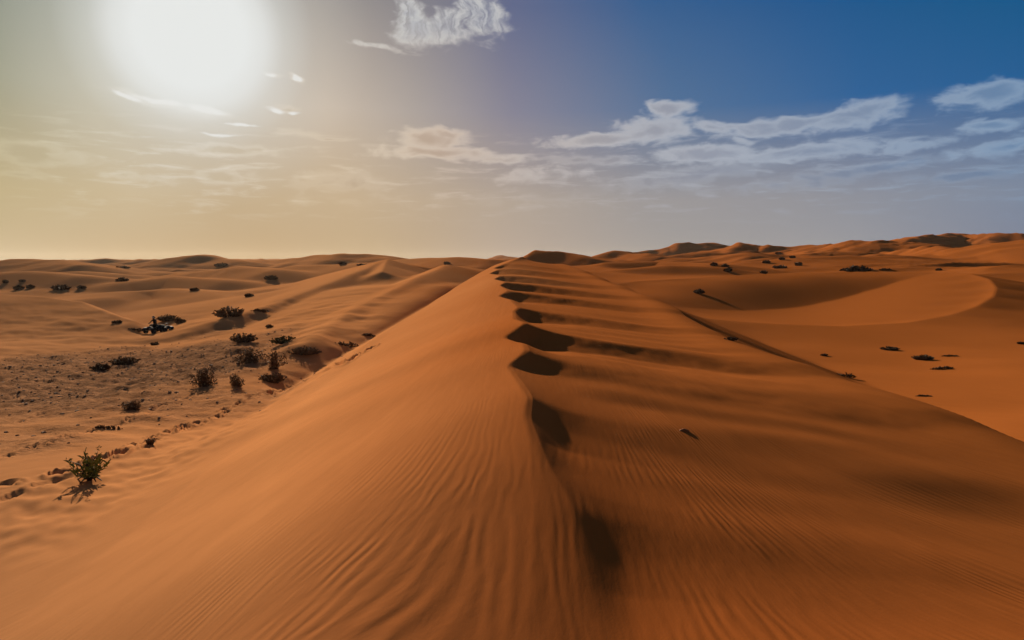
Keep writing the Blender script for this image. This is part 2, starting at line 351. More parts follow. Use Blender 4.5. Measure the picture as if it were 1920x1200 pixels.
def segpath(pts, step, jitter, rr):
    out = []
    for a, b in zip(pts[:-1], pts[1:]):
        L = math.hypot(b[0]-a[0], b[1]-a[1]); k = max(1, int(L/step))
        for i in range(k):
            t = (i+.5)/k; out.append((a[0]+(b[0]-a[0])*t + rr.uniform(-jitter, jitter), a[1]+(b[1]-a[1])*t + rr.uniform(-jitter, jitter), math.atan2(b[1]-a[1], b[0]-a[0])))
    return out
DENTS = []
rr = np.random.RandomState(5)
def rawheight(x, y):
    x = np.asarray(x, float); y = np.asarray(y, float)
    b = base(x, y); r = np.hypot(x, y)
    nf = sst(45, 110, r); am = nf*(.75 + .0040*np.minimum(r, 330))
    xx = x + 9*gnoise(x*.02, y*.02); yy = y + 9*gnoise(x*.02+50, y*.02)
    rd = 1-2*np.abs(gnoise(xx*.011+3, yy*.021)); rd2 = 1-2*np.abs(gnoise(xx*.027+8, yy*.05+4))
    b = b + am*(rd*.9 + rd2*.45 - .75)
    b = b + sst(130, 210, r)*(1-sst(900, 2000, r))*(1.9 + 1.0*sst(.08, .3, x/np.maximum(y, 1)))*(1-2.2*np.abs(gnoise(xx*.020+31, yy*.050+12)) - .75)
    b = b + .18*fbm(x*.09, y*.09, 2)*sst(5, 12, r)*(1-nf)
    far = r > 34
    if far.any():
        X = x[far]; Y = y[far]; Z = b[far]
        for (q, fs, bs, rnd, nz) in RIDGES:
            cx, cy = q[:, 0].mean(), q[:, 1].mean(); ext = np.hypot(q[:, 0]-cx, q[:, 1]-cy).max() + 60 + .25*math.hypot(cx, cy)
            m = (np.abs(X-cx) < ext) & (np.abs(Y-cy) < ext)
            if not m.any(): continue
            d, zr, sd = polydist(X[m] + .15*rnd*gnoise(X[m]*.1, Y[m]*.1)*4, Y[m], q)
            kk = sst(-.7, .7, sd); s = fs*(1-kk) + bs*kk
            h = zr - s*(np.sqrt(d*d + rnd*rnd) - rnd)
            Z[m] = smax(h, Z[m], .25 + .07*rnd)
        rr_ = np.hypot(X, Y); rt = sst(-.1, .25, X/np.maximum(Y, 1))
        Z = Z + sst(140, 260, rr_)*(1-sst(1200, 2200, rr_))*(.0022 + .0024*rt)*np.minimum(rr_, 600)*(gnoise(X*.055+2, Y*.045) + .8*(.5-np.abs(gnoise(X*.035+40, Y*.09+6))*2))
        b[far] = Z
    b = b - 2.2*np.exp(-((x - XE(y) + 1.5)/2.6)**2)*sst(26, 36, y)*sst(90, 70, y)
    b = bowl(x, y, b)
    mm = (np.abs(x) < 45) & (y < 110) & (y > -120)
    z = b.copy(); zm = dune_main(x[mm], y[mm])
    kk = 0.25 + .5*sst(18, 10, y[mm])
    z[mm] = smax(zm, b[mm], kk)
    return z
GRAV = lambda x, y: sst(1.4, .4, np.hypot((x+22 + .25*(y-37))/10.0, (y-37)/17.0) + .6*fbm(x*.14, y*.14, 3))
def height(x, y):
    z = rawheight(x, y)
    g = GRAV(x, y); r = np.hypot(x, y)
    z = z + g*.17*fbm(x*.8, y*.8, 3, .6)
    pl = sst(14, 22, y)*sst(95, 60, y)*sst(-8.5, -12, x)
    z = z + pl*(.17*fbm(x*.22+.12*y, y*.30+5, 2, .5) + .07*fbm(x*.6+.3*y, y*.75, 2, .5))
    # scuffed, trodden sand along the foot of the left flank
    tr = sst(2.6, .6, np.abs(x + 9.0 - .02*y + .8*gnoise(y*.2, y*0))) * sst(8, 12, y)*sst(44, 30, y)
    z = z + tr*.07*fbm(x*1.6+.6*y, y*1.1, 2, .6)
    for (cx, cy, a, L, Wd, dp) in DENTS:
        m = (np.abs(x-cx) < 2.2*L) & (np.abs(y-cy) < 2.2*L)
        if not m.any(): continue
        ca, sa = math.cos(a), math.sin(a); X = x[m]-cx; Y = y[m]-cy
        p = (X*ca+Y*sa)/L; q = (-X*sa+Y*ca)/Wd; d2 = p*p+q*q
        z[m] += -dp*np.exp(-d2*1.6) + dp*.35*np.exp(-((np.sqrt(d2)-1.35)/.35)**2)
    return z

def hit(uv, extra=height):
    """where the view ray of each (u, v) first meets the ground"""
    rsd = np.geomspace(2.5, 1500, 2200); res = []
    for (u, v) in uv:
        d = ray(u, v); d = d/d[1]; X = d[0]*rsd; Y = rsd; Z = d[2]*rsd
        h = extra(X, Y); s = np.where(h >= Z)[0]
        if len(s) == 0: res.append(None); continue
        i = s[0]; i0 = max(i-1, 0); f0 = Z[i0]-h[i0]; f1 = Z[i]-h[i]; t = 0 if f0 == f1 else f0/(f0-f1+1e-12)
        D = rsd[i0] + (rsd[i]-rsd[i0])*min(max(t, 0), 1); res.append((d[0]*D, D, float(extra(np.array([d[0]*D]), np.array([D]))[0])))
    return res
for (path, st_, L, Wd, dp) in [
    ([(0,944),(45,925),(130,893),(230,852),(300,826)], .66, .27, .11, .12),
    ([(0,915),(70,895),(150,868),(250,838),(330,805),(410,775),(520,733)], .66, .30, .12, .14),
    ([(0,862),(120,828),(230,790),(300,762),(400,722)], .9, .34, .13, .12),
    ([(330,806),(380,788),(440,770)], .5, .30, .13, .14),
    ([(470,745),(520,733),(600,700),(650,680),(700,650)], .9, .42, .16, .16),
    ([(0,800),(100,770),(200,745),(280,715)], 1.3, .42, .16, .12)]:
    q = [p for p in hit(path, rawheight) if p]
    for (cx, cy, a) in segpath(q, st_, .22, rr): DENTS.append((cx, cy, a + rr.uniform(-.35, .35), 1.15*L*rr.uniform(.5, 1.5), 1.0*Wd*rr.uniform(.7, 1.3), 1.15*dp*rr.uniform(.3, 1.3)))

def build_ground():
    vis = np.radians(np.linspace(-41, 41, 1500))
    rest = np.radians(np.concatenate([np.linspace(41.4, 60, 40), np.linspace(62, 298, 110), np.linspace(300, 318.6, 40)]))
    az = np.concatenate([vis, rest]); r = np.concatenate([[.25, .6], np.geomspace(1.0, 900, 900), np.geomspace(920, 3000, 40)])
    na, nr = len(az), len(r)
    Rg, Ag = np.meshgrid(r, az, indexing='ij'); X = (Rg*np.sin(Ag)).ravel(); Y = (Rg*np.cos(Ag)).ravel()
    Z = height(X, Y)
    co = np.empty((na*nr+1, 3), np.float32); co[:-1, 0] = X; co[:-1, 1] = Y; co[:-1, 2] = Z + CAM_Z
    co[-1] = (0, 0, height(np.array([0.0]), np.array([0.0]))[0] + CAM_Z)
    i = np.arange(nr-1)[:, None]*na; j = np.arange(na)[None, :]; j2 = (j+1) % na
    quads = np.stack([i+j, i+na+j, i+na+j2, i+j2], -1).reshape(-1, 4)[:, ::-1]
    c = na*nr; jj = np.arange(na); tri = np.stack([np.full(na, c), jj, (jj+1) % na], -1)[:, ::-1]
    me = bpy.data.meshes.new('sand'); me.vertices.add(len(co)); me.vertices.foreach_set('co', co.ravel())
    nl = quads.size + tri.size; me.loops.add(nl); me.loops.foreach_set('vertex_index', np.concatenate([quads.ravel(), tri.ravel()]).astype(np.int32))
    me.polygons.add(len(quads)+len(tri))
    ls = np.concatenate([np.arange(len(quads))*4, quads.size + np.arange(len(tri))*3]).astype(np.int32)
    me.polygons.foreach_set('loop_start', ls)
    me.polygons.foreach_set('use_smooth', np.ones(len(ls), bool))
    me.update(calc_edges=True)
    # ripple coordinates: across and along the wind ripples
    Xa = co[:, 0]; Ya = co[:, 1]
    xc = XC(Ya); left = Xa < xc
    dxa = Xa - .38
    pivot_y = 7.5
    # crests of the ripples fan out from the dune crest towards the viewer
    th = np.where(dxa < 0, .50*sst(0, 3.0, -dxa), -.80*sst(0.6, 4.0, dxa))
    across = Xa*1.0 - np.where(dxa < 0, .62, 0)*(Ya-pivot_y)*sst(0, 3.0, -dxa) + np.where(dxa > 0, .75, 0)*(Ya-5.0)*sst(.5, 4.0, dxa)
    fl = np.stack([across, Ya*.9 + .3*Xa, np.zeros_like(Xa)], -1).astype(np.float32)
    at = me.attributes.new('flow', 'FLOAT_VECTOR', 'POINT'); at.data.foreach_set('vector', fl.ravel())
    g = GRAV(Xa.astype(float), Ya.astype(float)).astype(np.float32)
    at = me.attributes.new('gravel', 'FLOAT', 'POINT'); at.data.foreach_set('value', g)
    rip = (sst(24, 5, Ya)*(.25+.75*sst(-3.5, -.5, Xa))*(.45+.55*sst(.2, 1.6, np.abs(Xa-.6)))*(.35+.65*sst(9, 5.5, Ya))).astype(np.float32)
    at = me.attributes.new('ripple', 'FLOAT', 'POINT'); at.data.foreach_set('value', rip)
    o = bpy.data.objects.new('ground', me); COL.objects.link(o); o['kind'] = 'structure'
    o['label'] = 'orange and tan wind blown sand dunes reaching to the horizon'
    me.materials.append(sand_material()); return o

def sand_material():
    m = bpy.data.materials.new('sand'); m.use_nodes = True; t = m.node_tree; t.nodes.clear(); N = NT(t)
    geo = t.nodes.new('ShaderNodeNewGeometry'); pos = geo.outputs['Position']
    def attr(nm):
        a = t.nodes.new('ShaderNodeAttribute'); a.attribute_name = nm; return a
    flow = attr('flow').outputs['Vector']; gravel = attr('gravel').outputs['Fac']; rip = attr('ripple').outputs['Fac']
    x, y, z = N.sep(pos)
    # sand colour by side: paler tan left with glow haze painted in, red-orange right
    n1, _ = N.noise(pos, 0.05, 3.0, 0.5)
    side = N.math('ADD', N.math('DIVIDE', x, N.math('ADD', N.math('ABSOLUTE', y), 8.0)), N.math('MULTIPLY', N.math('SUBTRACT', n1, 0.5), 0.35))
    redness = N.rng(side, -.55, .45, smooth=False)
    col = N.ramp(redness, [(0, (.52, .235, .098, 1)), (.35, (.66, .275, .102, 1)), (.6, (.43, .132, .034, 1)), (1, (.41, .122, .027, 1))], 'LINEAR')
    near_shade = N.rng(N.math('ADD', y, N.math('MULTIPLY', N.math('ABSOLUTE', N.math('SUBTRACT', x, 1.0)), .9)), 13.0, 3.0)  # redder sand near crest and viewer, with shade painted into its colour
    col = N.mix(N.math('MULTIPLY', near_shade, .6), col, (.38, .092, .017, 1))
    # fine mottling and dark mineral grains gathered in streaks
    st = t.nodes.new('ShaderNodeVectorMath'); st.operation = 'MULTIPLY'; N.put(st.inputs[0], flow); st.inputs[1].default_value = (1.0, .30, 1.0)
    s1, _ = N.noise(st.outputs[0], 2.2, 5.0, .6); s2, _ = N.noise(st.outputs[0], 9.0, 4.0, .6)
    sv = N.math('ADD', N.math('MULTIPLY', s1, .6), N.math('MULTIPLY', s2, .4))
    col = N.mix(1.0, col, N.ramp(sv, [(.3, (.92, .91, .90, 1)), (.65, (1.04, 1.04, 1.04, 1))], 'LINEAR'), 'MULTIPLY')
    gr, _ = N.noise(pos, 260.0, 2.0, .7)
    col = N.mix(1.0, col, N.ramp(gr, [(.3, (.86, .86, .86, 1)), (.7, (1.08, 1.08, 1.08, 1))], 'LINEAR'), 'MULTIPLY')
    g1, _ = N.noise(pos, 1.7, 6.0, .7); g2, _ = N.noise(pos, 6.0, 4.0, .7)
    gcol = N.ramp(g1, [(.35, (.11, .062, .036, 1)), (.5, (.24, .13, .074, 1)), (.62, (.44, .22, .11, 1))], 'LINEAR')
    gm = N.math('MULTIPLY', gravel, N.rng(N.math('ADD', g1, N.math('MULTIPLY', gravel, .25)), .36, .62))
    col = N.mix(N.math('MULTIPLY', gm, .85), col, gcol)
    # ripples
    st2 = t.nodes.new('ShaderNodeVectorMath'); st2.operation = 'MULTIPLY'; N.put(st2.inputs[0], flow); st2.inputs[1].default_value = (1.0, .26, 1.0)
    r1, _ = N.noise(st2.outputs[0], 5.5, 3.0, .55, .25); r2, _ = N.noise(st2.outputs[0], 15.0, 3.0, .5, .2)
    wv = t.nodes.new('ShaderNodeTexWave'); wv.wave_type = 'BANDS'; wv.bands_direction = 'X'; wv.wave_profile = 'SIN'
    st3 = t.nodes.new('ShaderNodeVectorMath'); st3.operation = 'MULTIPLY'; N.put(st3.inputs[0], flow); st3.inputs[1].default_value = (1.15, .34, 1.0)
    N.put(wv.inputs['Vector'], st3.outputs[0]); wv.inputs['Scale'].default_value = 2.1; wv.inputs['Distortion'].default_value = 9.0
    wv.inputs['Detail'].default_value = 2.0; wv.inputs['Detail Scale'].default_value = .9
    patch, _ = N.noise(pos, .8, 2.0, .5)
    pw = N.rng(patch, .38, .62)
    hgt = N.math('ADD', N.math('MULTIPLY', wv.outputs['Fac'], N.math('MULTIPLY', pw, .0065)), N.math('ADD', N.math('MULTIPLY', r1, .010), N.math('MULTIPLY', r2, .004)))
    hgt = N.math('MULTIPLY', hgt, rip)
    und, _ = N.noise(st.outputs[0], .9, 3.0, .5)
    hgt = N.math('ADD', hgt, N.math('MULTIPLY', und, .014))
    fine, _ = N.noise(pos, 60.0, 3.0, .7)
    hgt = N.math('ADD', hgt, N.math('MULTIPLY', fine, .0010))
    hgt = N.math('ADD', hgt, N.math('MULTIPLY', N.math('MULTIPLY', g2, gravel), .16))
    bp = t.nodes.new('ShaderNodeBump'); bp.inputs['Strength'].default_value = 1.0; bp.inputs['Distance'].default_value = 1.0
    N.put(bp.inputs['Height'], hgt)
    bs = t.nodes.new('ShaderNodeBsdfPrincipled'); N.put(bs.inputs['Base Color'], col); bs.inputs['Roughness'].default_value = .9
    bs.inputs['Specular IOR Level'].default_value = .0; N.put(bs.inputs['Normal'], bp.outputs[0])
    out = t.nodes.new('ShaderNodeOutputMaterial'); t.links.new(bs.outputs[0], out.inputs[0]); return m
ground = build_ground()

# ------------------------------------------------------------------ helpers for the things on the sand
def simple_mat(name, col, rough=.8, var=.25, scale=8.0, metal=0.0):
    m = bpy.data.materials.new(name); m.use_nodes = True; t = m.node_tree; t.nodes.clear(); N = NT(t)
    g = t.nodes.new('ShaderNodeNewGeometry').outputs['Position']; f, _ = N.noise(g, scale, 3.0, .6)
    c = N.ramp(f, [(.3, tuple(q*(1-var) for q in col)+(1,)), (.7, tuple(q*(1+var) for q in col)+(1,))], 'LINEAR')
    b = t.nodes.new('ShaderNodeBsdfPrincipled'); N.put(b.inputs['Base Color'], c); b.inputs['Roughness'].default_value = rough; b.inputs['Metallic'].default_value = metal
    b.inputs['Specular IOR Level'].default_value = .25
    o = t.nodes.new('ShaderNodeOutputMaterial'); t.links.new(b.outputs[0], o.inputs[0]); return m
M_TWIG = simple_mat('twig', (.060,.038,.022)); M_DRY = simple_mat('dry_leaf', (.15,.088,.042), .8, .45, 5); M_OLIVE = simple_mat('olive_leaf', (.10,.085,.028)); M_GREEN = simple_mat('green_leaf', (.15,.17,.035))
M_BLACK = simple_mat('black_cloth', (.012,.012,.014)); M_RUB = simple_mat('rubber', (.015,.015,.016)); M_PAINT = simple_mat('dark_paint', (.012,.013,.02), .7); M_METAL = simple_mat('metal', (.05,.05,.055), .6, .1, 8, .3)
M_SKIN = simple_mat('skin', (.30,.17,.10)); M_PALE = simple_mat('pale_visor', (.62,.60,.56), .3); M_WOOD = simple_mat('weathered_wood', (.16,.10,.06)); M_CANVAS = simple_mat('pale_canvas', (.55,.47,.38)); M_CLOD = simple_mat('clod', (.17,.095,.055), .95, .3, 3)
def mesh_obj(name, vs, fs, mat, parent=None, smooth=False):
    me = bpy.data.meshes.new(name); me.from_pydata([tuple(map(float, v)) for v in vs], [], fs); me.update()
    if smooth:
        for p in me.polygons: p.use_smooth = True
    me.materials.append(mat); o = bpy.data.objects.new(name, me); COL.objects.link(o)
    if parent is not None: o.parent = parent
    return o
def tag(o, label, cat, group=None, kind=None):
    o['label'] = label; o['category'] = cat
    if group: o['group'] = group
    if kind: o['kind'] = kind
def empty(name, loc, rz=0):
    o = bpy.data.objects.new(name, None); o.empty_display_size = .3; COL.objects.link(o); o.location = loc; o.rotation_euler = (0, 0, rz); return o
class MB:
    def __init__(s): s.v = []; s.f = []
    def tube(s, pts, rad, n=6, cap=True):
        pts = [np.array(p, float) for p in pts]; b = len(s.v)
        rads = rad if hasattr(rad, '__len__') else [rad]*len(pts)
        for i, p in enumerate(pts):
            d = pts[min(i+1, len(pts)-1)] - pts[max(i-1, 0)]; d /= np.linalg.norm(d)+1e-9
            a = np.cross(d, [0, 0, 1.0]) if abs(d[2]) < .95 else np.cross(d, [1.0, 0, 0]); a /= np.linalg.norm(a); c = np.cross(d, a)
            for k in range(n):
                t = 2*math.pi*k/n; s.v.append(p + rads[i]*(math.cos(t)*a + math.sin(t)*c))
        for i in range(len(pts)-1):
            for k in range(n):
                s.f.append((b+i*n+k, b+i*n+(k+1) % n, b+(i+1)*n+(k+1) % n, b+(i+1)*n+k))
        if cap: s.f.append(tuple(b+k for k in range(n))[::-1]); s.f.append(tuple(b+(len(pts)-1)*n+k for k in range(n)))
        return s
    def blade(s, p, q, r_, w):
        """leaf from p over q to r_"""
        p, q, r_ = (np.array(a, float) for a in (p, q, r_)); d = r_-p; a = np.cross(d, [random.uniform(-1, 1), random.uniform(-1, 1), random.uniform(-.3, .3)]); a = a/(np.linalg.norm(a)+1e-9)*w/2
        b = len(s.v); s.v += [p-a*.7, p+a*.7, q+a, q-a, r_]; s.f += [(b, b+1, b+2, b+3), (b+3, b+2, b+4)]
    def hull(s, secs):
        """loft of closed rings"""
        b = len(s.v); n_ = len(secs[0])
        for ring in secs: s.v += [np.array(p, float) for p in ring]
        for i in range(len(secs)-1):
            for k in range(n_): s.f.append((b+i*n_+k, b+i*n_+(k+1) % n_, b+(i+1)*n_+(k+1) % n_, b+(i+1)*n_+k))
        s.f.append(tuple(b+k for k in range(n_))[::-1]); s.f.append(tuple(b+(len(secs)-1)*n_+k for k in range(n_))); return s
    def ball(s, c, rx, ry, rz, nu=10, nv=7):
        rings = []
        for i in range(nv):
            t = math.pi*(i+.5)/nv; rings.append([(c[0]+rx*math.sin(t)*math.cos(2*math.pi*k/nu), c[1]+ry*math.sin(t)*math.sin(2*math.pi*k/nu), c[2]-rz*math.cos(t)) for k in range(nu)])
        return s.hull(rings)
    def build(s, name, mat, parent=None, smooth=False): return mesh_obj(name, s.v, s.f, mat, parent, smooth)
def U(a, b): return random.uniform(a, b)
G = lambda x, y: float(height(np.array([float(x)]), np.array([float(y)]))[0])

# ------------------------------------------------------------------ plants.  (u, v of the foot in the photograph, width px, height px, form, label)
def plant_mesh(form, w, h, dens, px):
    st = MB(); lf = MB(); bw = max(.012, .9*px)      # a blade is never much thinner than it can be seen
    if form in ('mound', 'olive', 'peak'):
        for _ in range(int(44*dens)):
            a = U(0, 6.28); rr_ = math.sqrt(U(0, 1)); bx, by = math.cos(a)*rr_*w*.36, math.sin(a)*rr_*w*.26; top = h*U(.55, 1.08)*((1-.55*rr_**2) if form != 'peak' else (.22 + .85*(1-rr_)**1.6))
            tx, ty = bx*1.45+U(-.1, .1)*w*.3, by*1.45+U(-.1, .1)*w*.3
            st.tube([(0, 0, -.12), (bx*.8, by*.8, .0), (bx*1.15, by*1.15, top*.5), (tx, ty, top*.95)], [bw*.4, bw*.35, bw*.28, bw*.15], 3)
            for k in range(15):
                t = U(.0, 1.02); c = np.array([bx+(tx-bx)*t, by+(ty-by)*t, top*t*.95]); d = np.array([U(-1, 1), U(-1, 1), U(-.3, .9)]); L = U(.35, .9)*max(h*.30, 2*bw)
                lf.blade(c, c+d*L*.5, c+d*L, bw*U(.8, 1.8))
    elif form == 'twiggy':
        for _ in range(int(7*dens)):
            bx, by = U(-.25, .25)*w, U(-.2, .2)*w; p = np.array([bx, by, -.05]); pts = [np.array([0, 0, -.15]), p]; d = np.array([U(-.35, .35), U(-.3, .3), 1.0])
            for k in range(3): d = d + np.array([U(-.3, .3), U(-.3, .3), 0]); p = p + d/np.linalg.norm(d)*h*.33*U(.6, 1.05); pts.append(p)
            st.tube(pts, [bw*.55, bw*.45, bw*.4, bw*.3, bw*.15], 4)
            for k in range(1, 5):
                for j in range(3):
                    q = pts[k] + np.array([U(-.3, .3)*w, U(-.25, .25)*w, U(-.02, .2)*h]); st.tube([pts[k]*.6+pts[k-1]*.4, q], [bw*.25, bw*.1], 3)
                    for i in range(9):
                        c = q*(.3+.09*i)+pts[k]*(.7-.09*i); c = c*[1, 1, U(.3, 1)]; L = U(.05, .14)*h; dd = np.array([U(-1, 1), U(-1, 1), U(-.2, 1)]); lf.blade(c, c+dd*L*.5, c+dd*L, bw*U(.7, 1.5))
    elif form == 'strip':
        ns = int(14*dens)
        for i in range(ns):
            t = (i+.5)/ns; bx = (t-.5)*w; by = U(-.06, .06)*w; hh = h*U(.4, 1)*(1-abs(2*t-1)**3)
            for k in range(9):
                a = U(0, 6.28); L = U(.5, 1.1); q = (bx+math.cos(a)*hh*.6*L, by+math.sin(a)*hh*.6*L, hh*U(.3, 1)); lf.blade((bx, by, -.03), ((bx+q[0])/2, (by+q[1])/2, q[2]*.75), q, bw*U(.8, 1.6))
            st.tube([(0, 0, -.2), (bx, by, -.04), (bx+U(-.05, .05)*w, by, hh*.5)], bw*.3, 3)
    elif form == 'tuft':
        for i in range(int(46*dens)):
            a = U(0, 6.28); L = U(.35, 1); bx, by = U(-.14, .14)*w, U(-.1, .1)*w; e = (bx+math.cos(a)*w*.5*L, by+math.sin(a)*w*.5*L, h*U(.15, 1)*(1.1-.6*L)); 
            lf.blade((bx, by, -.03), (bx+(e[0]-bx)*.45, by+(e[1]-by)*.45, h*U(.4, .9)), e, bw*U(.6, 1.1))
            if i % 6 == 0: st.tube([(0, 0, -.2), (bx, by, -.04), (bx*1.2, by*1.2, h*.3)], bw*.4, 3)
    return st, lf
GL = 'scrub bushes on the left hand desert plain'; GT = 'straggly plants in the trough below the left flank'; GF = 'distant bushes on the left dunes'; GR = 'bushes on the sand right of the main dune'; GD = 'distant bushes among the right dunes'
PLANTS = [
 ('desert_shrub',430,594,58,24,'mound',"large dark rounded shrub at the foot of the left rear dune slope, widest of them",GL),
 ('desert_shrub',487,584,36,8,'strip',"thin dark line of scrub trailing uphill right of the large rounded shrub",GL),
 ('desert_shrub',457,640,54,18,'mound',"dark domed shrub just above the cluster of twiggy plants",GT),
 ('desert_shrub',505,614,13,6,'mound',"tiny dark shrub alone on bare slope above the olive flat topped bush",GT),
 ('desert_shrub',534,643,66,15,'olive',"olive green flat topped bush with a wide crown on the slope",GT),
 ('desert_shrub',572,663,66,15,'mound',"straggly dark bush just below and right of the olive flat topped bush",GT),
 ('desert_shrub',645,648,56,12,'strip',"long dark strip of scrub in the trough beside the main dune",GT),
 ('desert_shrub',690,630,28,9,'strip',"short dark scrub at the upper end of the trough scrub line",GT),
 ('dry_plant',466,678,58,30,'twiggy',"ragged dark twiggy thicket left of the tall thin stalk",GT),
 ('dry_plant',514,692,18,44,'twiggy',"tall thin upright dry stalk standing above a sand mound",GT),
 ('dry_plant',445,724,20,30,'twiggy',"small dark upright twiggy plant below the ragged thicket",GT),
 ('dry_plant',384,724,44,42,'twiggy',"dark branching dry plant with spread twigs, leftmost of the twiggy ones",GT),
 ('desert_shrub',510,716,54,20,'mound',"dark shrub covering a small sand mound right of the branching plants",GT),
 ('desert_shrub',234,683,52,18,'mound',"brown humped shrub on the grey gravel plain, right one of an adjoining pair",GL),
 ('desert_shrub',190,693,36,14,'mound',"brown low shrub on the grey gravel plain, left one of an adjoining pair",GL),
 ('desert_shrub',338,606,20,11,'mound',"small dark shrub right behind the black quad bikes",GL),
 ('desert_shrub',316,601,42,13,'mound',"brown spread shrub on a hummock behind the black quad bikes",GL),
 ('desert_shrub',219,606,20,6,'mound',"flat dark tuft of scrub near the end of the curved dune edge",GL),
 ('desert_shrub',252,619,44,6,'strip',"low dark scrub line left of the parked quad bikes",GL),
 ('desert_shrub',290,647,14,6,'mound',"very small dark shrub on the sand directly below the quad bikes",GL),
 ('dry_plant',246,768,34,22,'twiggy',"thin bent dry twig plant on pale sand above the footprints",GT),
 ('dry_plant',200,804,60,12,'strip',"prostrate dry plant lying along the sand above the green plant",GT),
 ('grass_tuft',282,832,34,13,'tuft',"dark dry grass tuft on the line of footprints right of the green plant",GT),
 ('desert_shrub',115,543,34,11,'mound',"dark clumped bush among the small bushes on the left plain, biggest of them",GF),
 ('desert_shrub',36,543,20,9,'mound',"dark bush left of the biggest clumped bush on the left plain",GF),
 ('desert_shrub',57,540,15,7,'mound',"small dark bush between two others on the far left plain",GF),
 ('desert_shrub',153,541,16,6,'mound',"small dark bush right of the biggest clumped bush on the left plain",GF),
 ('desert_shrub',230,527,24,7,'mound',"isolated dark bush on a pale dune back on the left",GF),
 ('desert_shrub',42,528,11,4,'mound',"tiny dark bush highest on the far left plain",GF),
 ('desert_shrub',10,530,8,6,'mound',"tiny dark bush at the left edge of the photo",GF),
 ('desert_shrub',365,545,16,6,'mound',"small dark bush on top of the rounded left dune",GF),
 ('desert_shrub',467,556,18,6,'mound',"small dark bush on the slope right of the rounded left dune",GF),
 ('desert_shrub',508,524,26,9,'mound',"dark bush with a peaked top at the edge of a pale far slope",GF),
 ('desert_shrub',415,499,28,6,'mound',"dark low bush below the peak of the highest left skyline dune",GF),
 ('desert_shrub',230,502,30,6,'strip',"dark bush line at the foot of the far left skyline dunes",GF),
 ('desert_shrub',642,496,14,5,'mound',"small dark bush near the skyline left of the sharp peaked dune",GF),
 ('desert_shrub',680,497,24,5,'strip',"dark scrub beside the sharp peaked dune on its left",GF),
 ('desert_shrub',838,496,12,6,'mound',"single dark bush on the skyline hollow left of the main crest end",GF),
 ('desert_shrub',1310,550,20,9,'mound',"brown bush on the left inner slope of the big bowl",GR),
 ('desert_shrub',1370,638,26,8,'mound',"dark bush half hidden behind the right shoulder line of the main dune",GR),
 ('desert_shrub',1668,656,32,7,'mound',"dark flat bush highest of the group below the big bowl",GR),
 ('desert_shrub',1730,674,38,10,'mound',"dark bush with a raised hump in the middle of the group below the bowl",GR),
 ('desert_shrub',1768,692,46,9,'strip',"long dark low scrub lowest of the group below the bowl",GR),
 ('desert_shrub',1782,668,34,5,'strip',"thin faint scrub line right of the humped bush below the bowl",GR),
 ('desert_shrub',1583,706,46,11,'strip',"dark scrub streak close to the right shoulder line of the main dune",GR),
 ('desert_shrub',1733,743,32,5,'strip',"thin scattered scrub lowest on the right hand sand",GR),
 ('desert_shrub',1545,667,12,4,'mound',"tiny brown bush on open sand left of the bush group below the bowl",GR),
 ('desert_shrub',1914,645,12,4,'mound',"tiny dark bush at the right edge of the photo",GR),
 ('desert_shrub',1606,508,54,19,'peak',"large black pointed bush spreading on a low hummock behind the far rim of the bowl",GD),
 ('desert_shrub',1582,507,18,4,'strip',"small dark scrub joined to the left foot of the large pointed bush",GD),
 ('desert_shrub',1365,509,16,9,'mound',"black bush front one of a far cluster left of the large pointed bush",GD),
 ('desert_shrub',1339,498,12,7,'mound',"brown bush leftmost of the far right bushes",GD),
 ('desert_shrub',1360,500,12,5,'mound',"faint bush just above the black front bush of the far cluster",GD),
 ('desert_shrub',1437,493,15,5,'mound',"flat dark bush on a dune back above the dark twin bush",GD),
 ('desert_shrub',1463,503,26,7,'mound',"black bush on the slope halfway between the large pointed bush and the far cluster",GD),
 ('desert_shrub',1497,498,14,8,'mound',"dark upright bush nearest to the large pointed bush on its left side",GD),
 ('desert_shrub',1432,513,13,6,'mound',"dark bush lowest in front of the far dunes near the bowl rim",GD),
 ('desert_shrub',1460,477,11,5,'mound',"tiny dark bush highest among the far dunes",GD),
 ('desert_shrub',1466,487,10,5,'mound',"tiny dark bush just under the highest far bush",GD),
 ('desert_shrub',1486,484,10,4,'mound',"faint tiny bush right of the two highest far bushes",GD),
 ('desert_shrub',1661,506,26,5,'strip',"slanting dark scrub strip on the sand right of the large pointed bush",GD),
 ('desert_shrub',1760,507,9,4,'mound',"single tiny bush above the far rim of the bowl at right",GD),
]
hp = hit([(p[1], p[2]) for p in PLANTS])
for p, h3 in zip(PLANTS, hp):
    name, u, v, w, h, form, lab, grp = p
    if h3 is None: continue
    x, y, z = h3; px = y/683.0; W_ = w*y/FPX; H_ = h*y/FPX
    random.seed(u*7+v)
    st_, lf_ = plant_mesh(form, W_, H_*.9, 1.7 if w > 30 else 1.0, px)
    root = empty(name, (x, y, z + CAM_Z), -math.atan2(x, y)*.0 + (U(-.12, .12)))
    tag(root, lab, 'shrub' if name == 'desert_shrub' else ('grass tuft' if name == 'grass_tuft' else 'dry plant'), grp)
    st_.build('stem', M_TWIG, root)
    lf_.build('foliage', {'olive': M_OLIVE, 'mound': M_DRY, 'peak': M_TWIG, 'strip': M_DRY, 'twiggy': M_DRY, 'tuft': M_DRY}[form], root)

